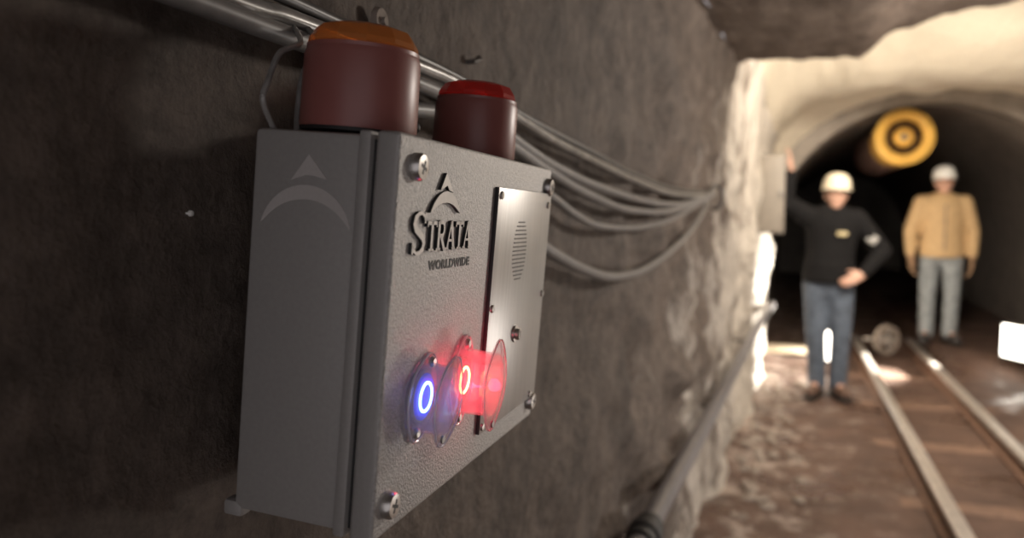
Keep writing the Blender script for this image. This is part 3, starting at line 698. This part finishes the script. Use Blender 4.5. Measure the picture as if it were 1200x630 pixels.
for x_, y_ in ((-0.18, 0.25), (0.18, 0.25), (-0.18, 0.7), (0.18, 0.7)):
    b = bmesh.new(); zt = (AZ + math.sqrt(AR ** 2 - (1.008 + 0.79 * x_ - AX) ** 2) - 2.129) / 0.79
    tube(b, [(x_, y_, 0.24), (x_, y_, zt + 0.02)], 0.008, 8); obj('hanger', b, 'fan_dark', t)

# ------------------------------------------------------------------ people
def capsule(bm, p0, p1, r0, r1, seg=16, flat=1.0, faxis=None):
    p0 = Vector(p0); p1 = Vector(p1); L = (p1 - p0).length
    prof = [(0, -r0)] + [(r0 * math.sin(PI / 2 * k / 5), -r0 * math.cos(PI / 2 * k / 5)) for k in range(1, 6)]
    prof += [(r1 * math.cos(PI / 2 * k / 5), L + r1 * math.sin(PI / 2 * k / 5)) for k in range(0, 5)] + [(0, L + r1)]
    M = axis_matrix(p0, p1 - p0, faxis) if L > 1e-5 else Matrix.Translation(p0)
    lathe(bm, prof, M, seg, 1.0, flat)
def ellipsoid(bm, c, r, rot=None):
    b = bmesh.new(); bmesh.ops.create_uvsphere(b, u_segments=24, v_segments=16, radius=1.0)
    merge(bm, b, Matrix.Translation(c) @ (rot.to_4x4() if rot else Matrix.Identity(4)) @ Matrix.Diagonal((*r, 1)))
def fused(name, bm, voxel, mat, parent, smooth=6):
    me = bpy.data.meshes.new('tmp_fuse'); bmesh.ops.recalc_face_normals(bm, faces=bm.faces[:]); bm.to_mesh(me); bm.free()
    o = bpy.data.objects.new('tmp_fuse', me); COL.objects.link(o)
    r = o.modifiers.new('r', 'REMESH'); r.mode = 'VOXEL'; r.voxel_size = voxel; r.use_smooth_shade = True
    s = o.modifiers.new('s', 'SMOOTH'); s.factor = 0.5; s.iterations = smooth
    dg = bpy.context.evaluated_depsgraph_get(); dg.update()
    m2 = bpy.data.meshes.new_from_object(o.evaluated_get(dg)); m2.name = name
    COL.objects.unlink(o); bpy.data.objects.remove(o); bpy.data.meshes.remove(me)
    m2.materials.clear(); m2.materials.append(MATS[mat])
    for p in m2.polygons: p.use_smooth = True
    q = bpy.data.objects.new(name, m2); COL.objects.link(q); q.parent = parent; return q
def hand(bm, wrist, dirv, palm_n, thumb_dir, curl, s=1.0):
    # palm, four unequal bent fingers and a thumb from the side of the palm
    d = Vector(dirv).normalized(); n = Vector(palm_n); n = (n - d * n.dot(d)).normalized(); w_ = d.cross(n)
    if w_.dot(Vector(thumb_dir)) < 0: w_ = -w_
    wr = Vector(wrist)
    for k in range(4):
        off = w_ * (0.030 - 0.020 * k) * s
        capsule(bm, wr + off * 0.6, wr + d * 0.085 * s + off, 0.016 * s, 0.012 * s, 10)
        Ls = [(0.040, 0.025, 0.020), (0.045, 0.028, 0.022), (0.042, 0.026, 0.020), (0.032, 0.020, 0.017)][k]
        p = wr + d * 0.088 * s + off; a = curl * 0.5
        for j, l in enumerate(Ls):
            dd = d * math.cos(a) + n * math.sin(a); q = p + dd * l * s
            capsule(bm, p, q, (0.0092 - 0.0006 * j) * s, (0.0086 - 0.0006 * j) * s, 8); p = q; a += curl * 0.6
    p = wr + d * 0.025 * s + w_ * 0.026 * s; q = p + (w_ * 0.75 + d * 0.65 + n * 0.2).normalized() * 0.042 * s; r = q + (w_ * 0.35 + d * 0.9 + n * 0.35).normalized() * 0.032 * s
    capsule(bm, p, q, 0.014 * s, 0.011 * s, 8); capsule(bm, q, r, 0.0105 * s, 0.009 * s, 8)
def person(name, label, J, mats, root):
    t = thing(name, label, 'person', root)
    V = {k: Vector(v) for k, v in J.items()}
    hd = V['head']; R = Matrix.Rotation(J_rot.get('yaw', 0), 3, 'Z') @ Matrix.Rotation(J_rot.get('tilt', 0), 3, 'Y')
    def hp(x, y, z): return hd + R @ Vector((x, y, z))
    b = bmesh.new()
    ellipsoid(b, hp(0, 0.012, 0.03), (0.074, 0.092, 0.090), R); ellipsoid(b, hp(0, -0.012, -0.035), (0.060, 0.070, 0.072), R); ellipsoid(b, hp(0, -0.045, -0.080), (0.034, 0.030, 0.026), R)
    capsule(b, hp(0, -0.082, 0.018), hp(0, -0.100, -0.022), 0.010, 0.014, 10); ellipsoid(b, hp(0, -0.078, -0.058), (0.024, 0.010, 0.009), R)
    for s in (-1, 1):
        ellipsoid(b, hp(s * 0.075, 0.012, -0.008), (0.010, 0.019, 0.032), R); ellipsoid(b, hp(s * 0.033, -0.072, -0.018), (0.024, 0.016, 0.02), R); ellipsoid(b, hp(s * 0.030, -0.079, 0.030), (0.026, 0.012, 0.009), R)
    capsule(b, V['neck'], hp(0, 0.02, -0.06), 0.058, 0.052)
    sh = (V['sh_r'] + V['sh_l']) / 2; hip = (V['hip_r'] + V['hip_l']) / 2
    capsule(b, hip, hip.lerp(sh, 0.45), 0.135, 0.12, 20, 0.72, (1, 0, 0)); capsule(b, hip.lerp(sh, 0.5), sh + Vector((0, 0, -0.06)), 0.13, 0.155, 20, 0.68, (1, 0, 0))
    capsule(b, V['sh_r'], V['sh_l'], 0.058, 0.058); capsule(b, sh, V['neck'], 0.07, 0.056)
    for s in 'rl':
        capsule(b, V['sh_' + s], V['el_' + s], 0.052, 0.040); capsule(b, V['el_' + s], V['wr_' + s], 0.041, 0.027)
        capsule(b, V['hip_' + s], V['kn_' + s], 0.085, 0.055); capsule(b, V['kn_' + s], V['an_' + s], 0.054, 0.036)
        capsule(b, V['an_' + s], V['an_' + s] + Vector(J_rot['foot_' + s]) * 0.15 + Vector((0, 0, -0.055)), 0.036, 0.026)
        if not mats.get('gloves'): hand(b, V['wr_' + s], *J_rot['hand_' + s])
    fused('body', b, 0.0075, 'skin', t, 3)
    # jacket
    b = bmesh.new(); k = mats.get('bulk', 0.0); hem = Vector((0, 0, mats.get('hem', -0.02)))
    capsule(b, hip + hem + Vector((0, 0, 0.17)), hip.lerp(sh, 0.5), 0.165 + k, 0.160 + k, 24, 0.78, (1, 0, 0)); capsule(b, hip.lerp(sh, 0.45), sh + Vector((0, 0, -0.07)), 0.16 + k, 0.18 + k * 0.7, 24, 0.72, (1, 0, 0))
    hz = hip + hem + Vector((0, 0, 0.0)); lathe(b, [(0, 0), (0.175 + k, 0), (0.180 + k, 0.02), (0.172 + k, 0.16), (0, 0.20)], Matrix.Translation(hz), 28, 1.0, 0.80)
    capsule(b, V['sh_r'], V['sh_l'], 0.074 + k * 0.4, 0.074 + k * 0.4); capsule(b, sh + Vector((0, 0, 0.0)), V['neck'] + Vector((0, 0.005, 0.0)), 0.10, 0.068)
    for s in 'rl':
        capsule(b, V['sh_' + s], V['el_' + s], 0.074 + k * 0.5, 0.060 + k * 0.5); capsule(b, V['el_' + s], V['el_' + s].lerp(V['wr_' + s], 0.90), 0.060 + k * 0.5, 0.043 + k * 0.3)
    fused('jacket', b, 0.011, mats['jacket'], t, 6)
    b = bmesh.new()
    capsule(b, hip + Vector((0, 0, 0.0)), hip + Vector((0, 0, 0.09)), 0.150, 0.148, 20, 0.76, (1, 0, 0))
    for s in 'rl':
        capsule(b, V['hip_' + s], V['kn_' + s], 0.104, 0.076); capsule(b, V['kn_' + s], V['an_' + s] + Vector((0, 0, 0.02)), 0.074, 0.068); capsule(b, V['kn_' + s].lerp(V['an_' + s], 0.5), V['an_' + s] + Vector((0, 0, -0.01)), 0.068, 0.068)
    fused('trousers', b, 0.011, mats['jeans'], t, 6)
    for s in 'rl':
        b = bmesh.new(); an = V['an_' + s]; f = Vector(J_rot['foot_' + s])
        capsule(b, an + Vector((0, 0, 0.07)), an + Vector((0, 0, -0.02)), 0.058, 0.056); capsule(b, an + Vector((0, 0, -0.042)) - f * 0.04, an + f * 0.16 + Vector((0, 0, -0.052)), 0.050, 0.042)
        bo = fused('boot', b, 0.009, mats['boot'], t, 4)
        b = bmesh.new(); rot = f.to_track_quat('Y', 'Z').to_matrix(); box(b, an + f * 0.06 + Vector((0, 0, -0.092)), (0.094, 0.30, 0.022), 0.01, rot); obj('sole', b, 'black_rubber', bo)
    for s in (-1, 1):
        b = bmesh.new(); ellipsoid(b, hp(s * 0.031, -0.082, 0.012), (0.011, 0.007, 0.0065), R); obj('eye', b, 'eye_dark', t)
    b = bmesh.new(); ellipsoid(b, hp(0, 0.024, 0.032), (0.082, 0.092, 0.092), R); obj('hair', b, 'hair_grey', t)
    # helmet: shell, brim and ridge
    HM = Matrix.Translation(hp(0, 0.008, 0.040)) @ R.to_4x4()
    b = bmesh.new()
    lathe(b, [(0.112, 0.0), (0.112, 0.02), (0.108, 0.055), (0.092, 0.092), (0.062, 0.116), (0.028, 0.126), (0, 0.128)], HM, 40, 0.90, 1.10); h_ = obj('helmet', b, mats['helmet'], t)
    b = bmesh.new(); lathe(b, [(0.100, 0.010), (0.100, 0.002), (0.128, -0.004), (0.128, 0.002), (0.100, 0.010)], HM @ Matrix.Translation((0, -0.012, 0)), 40, 0.88, 1.12); obj('brim', b, mats['helmet'], h_)
    if mats.get('gloves'):
        for s in 'rl':
            b = bmesh.new(); capsule(b, V['wr_' + s] + (V['el_' + s] - V['wr_' + s]).normalized() * 0.07, V['wr_' + s], 0.042, 0.036); hand(b, V['wr_' + s], *J_rot['hand_' + s], 1.15)
            fused('glove', b, 0.007, mats['gloves'], t, 3)
    return t, V, hip, sh
# person in black, feet at (0.33, 6.64); figure's own right arm is on the -X side
J_rot = dict(yaw=0.10, tilt=0.06, foot_r=(-0.30, -0.95, 0), foot_l=(0.30, -0.95, 0),
             hand_r=((-0.05, 0.02, 1), (-1, 0.1, 0), (0, -1, 0.2), 0.35), hand_l=((-0.75, -0.35, -0.35), (0, 1, -0.1), (0, -0.2, 1), 0.55))
JB = dict(head=(0.020, -0.03, 1.555), neck=(0.010, 0.0, 1.425), sh_r=(-0.165, 0.0, 1.390), sh_l=(0.170, 0.0, 1.375), el_r=(-0.345, -0.04, 1.500), wr_r=(-0.308, -0.09, 1.735),
          el_l=(0.365, 0.03, 1.135), wr_l=(0.215, -0.13, 0.965), hip_r=(-0.095, 0.0, 0.885), hip_l=(0.075, 0.0, 0.885), kn_r=(-0.095, -0.03, 0.49), kn_l=(0.085, -0.03, 0.49), an_r=(-0.075, 0.0, 0.115), an_l=(0.075, 0.0, 0.115))
pb, V, hip, sh = person('person', 'person in black jacket and jeans with one hand raised to the wall', JB, dict(jacket='jacket_black', jeans='jeans_blue', boot='boot_brown', helmet='helmet_cream', bulk=0.012, hem=0.0), (0.33, 6.64, 0.0))
b = bmesh.new(); box(b, (0.065, -0.142, 1.265), (0.075, 0.012, 0.030), 0.005); obj('chest_badge', b, 'patch_gold', pb)
b = bmesh.new(); e0, e1 = V['sh_l'], V['el_l']; c = e0.lerp(e1, 0.62); box(b, c + Vector((-0.01, -0.066, 0.0)), (0.07, 0.012, 0.065), 0.005, Matrix.Rotation(0.6, 3, 'Y')); obj('sleeve_patch', b, 'patch_grey', pb)
# person in tan, standing on the raised ground right of the track
J_rot = dict(yaw=0.12, tilt=-0.02, foot_r=(-0.28, -0.96, 0), foot_l=(0.28, -0.96, 0),
             hand_r=((0.02, -0.10, -1), (1, 0.1, 0), (0, -1, 0), 0.5), hand_l=((-0.02, -0.10, -1), (-1, 0.1, 0), (0, -1, 0), 0.5))
JT = dict(head=(0.0, -0.02, 1.575), neck=(0.0, 0.0, 1.435), sh_r=(-0.185, 0.0, 1.375), sh_l=(0.185, 0.0, 1.375), el_r=(-0.270, 0.03, 1.105), wr_r=(-0.275, -0.05, 0.865),
          el_l=(0.268, 0.03, 1.105), wr_l=(0.262, -0.05, 0.860), hip_r=(-0.095, 0.0, 0.90), hip_l=(0.095, 0.0, 0.90), kn_r=(-0.110, -0.02, 0.50), kn_l=(0.105, -0.02, 0.50), an_r=(-0.105, 0.0, 0.115), an_l=(0.100, 0.0, 0.115))
pt, V, hip, sh = person('person', 'person in tan jacket, pale jeans and white helmet standing under the fan', JT, dict(jacket='jacket_tan', jeans='jeans_pale', boot='boot_dark', helmet='helmet_white', gloves='glove_brown', bulk=0.02, hem=-0.05), (1.44, 8.85, 0.150))
b = bmesh.new(); tube(b, [(0.0, -0.155, 1.36), (0.0, -0.175, 1.15), (0.0, -0.165, 0.92)], 0.006, 8); obj('zip', b, 'dark_steel', pt)
b = bmesh.new(); torus(b, 0.070, 0.014, Matrix.Translation((0, -0.005, 1.452)) @ Matrix.Rotation(0.25, 4, 'X'), 32, 10); obj('collar', b, 'boot_dark', pt)
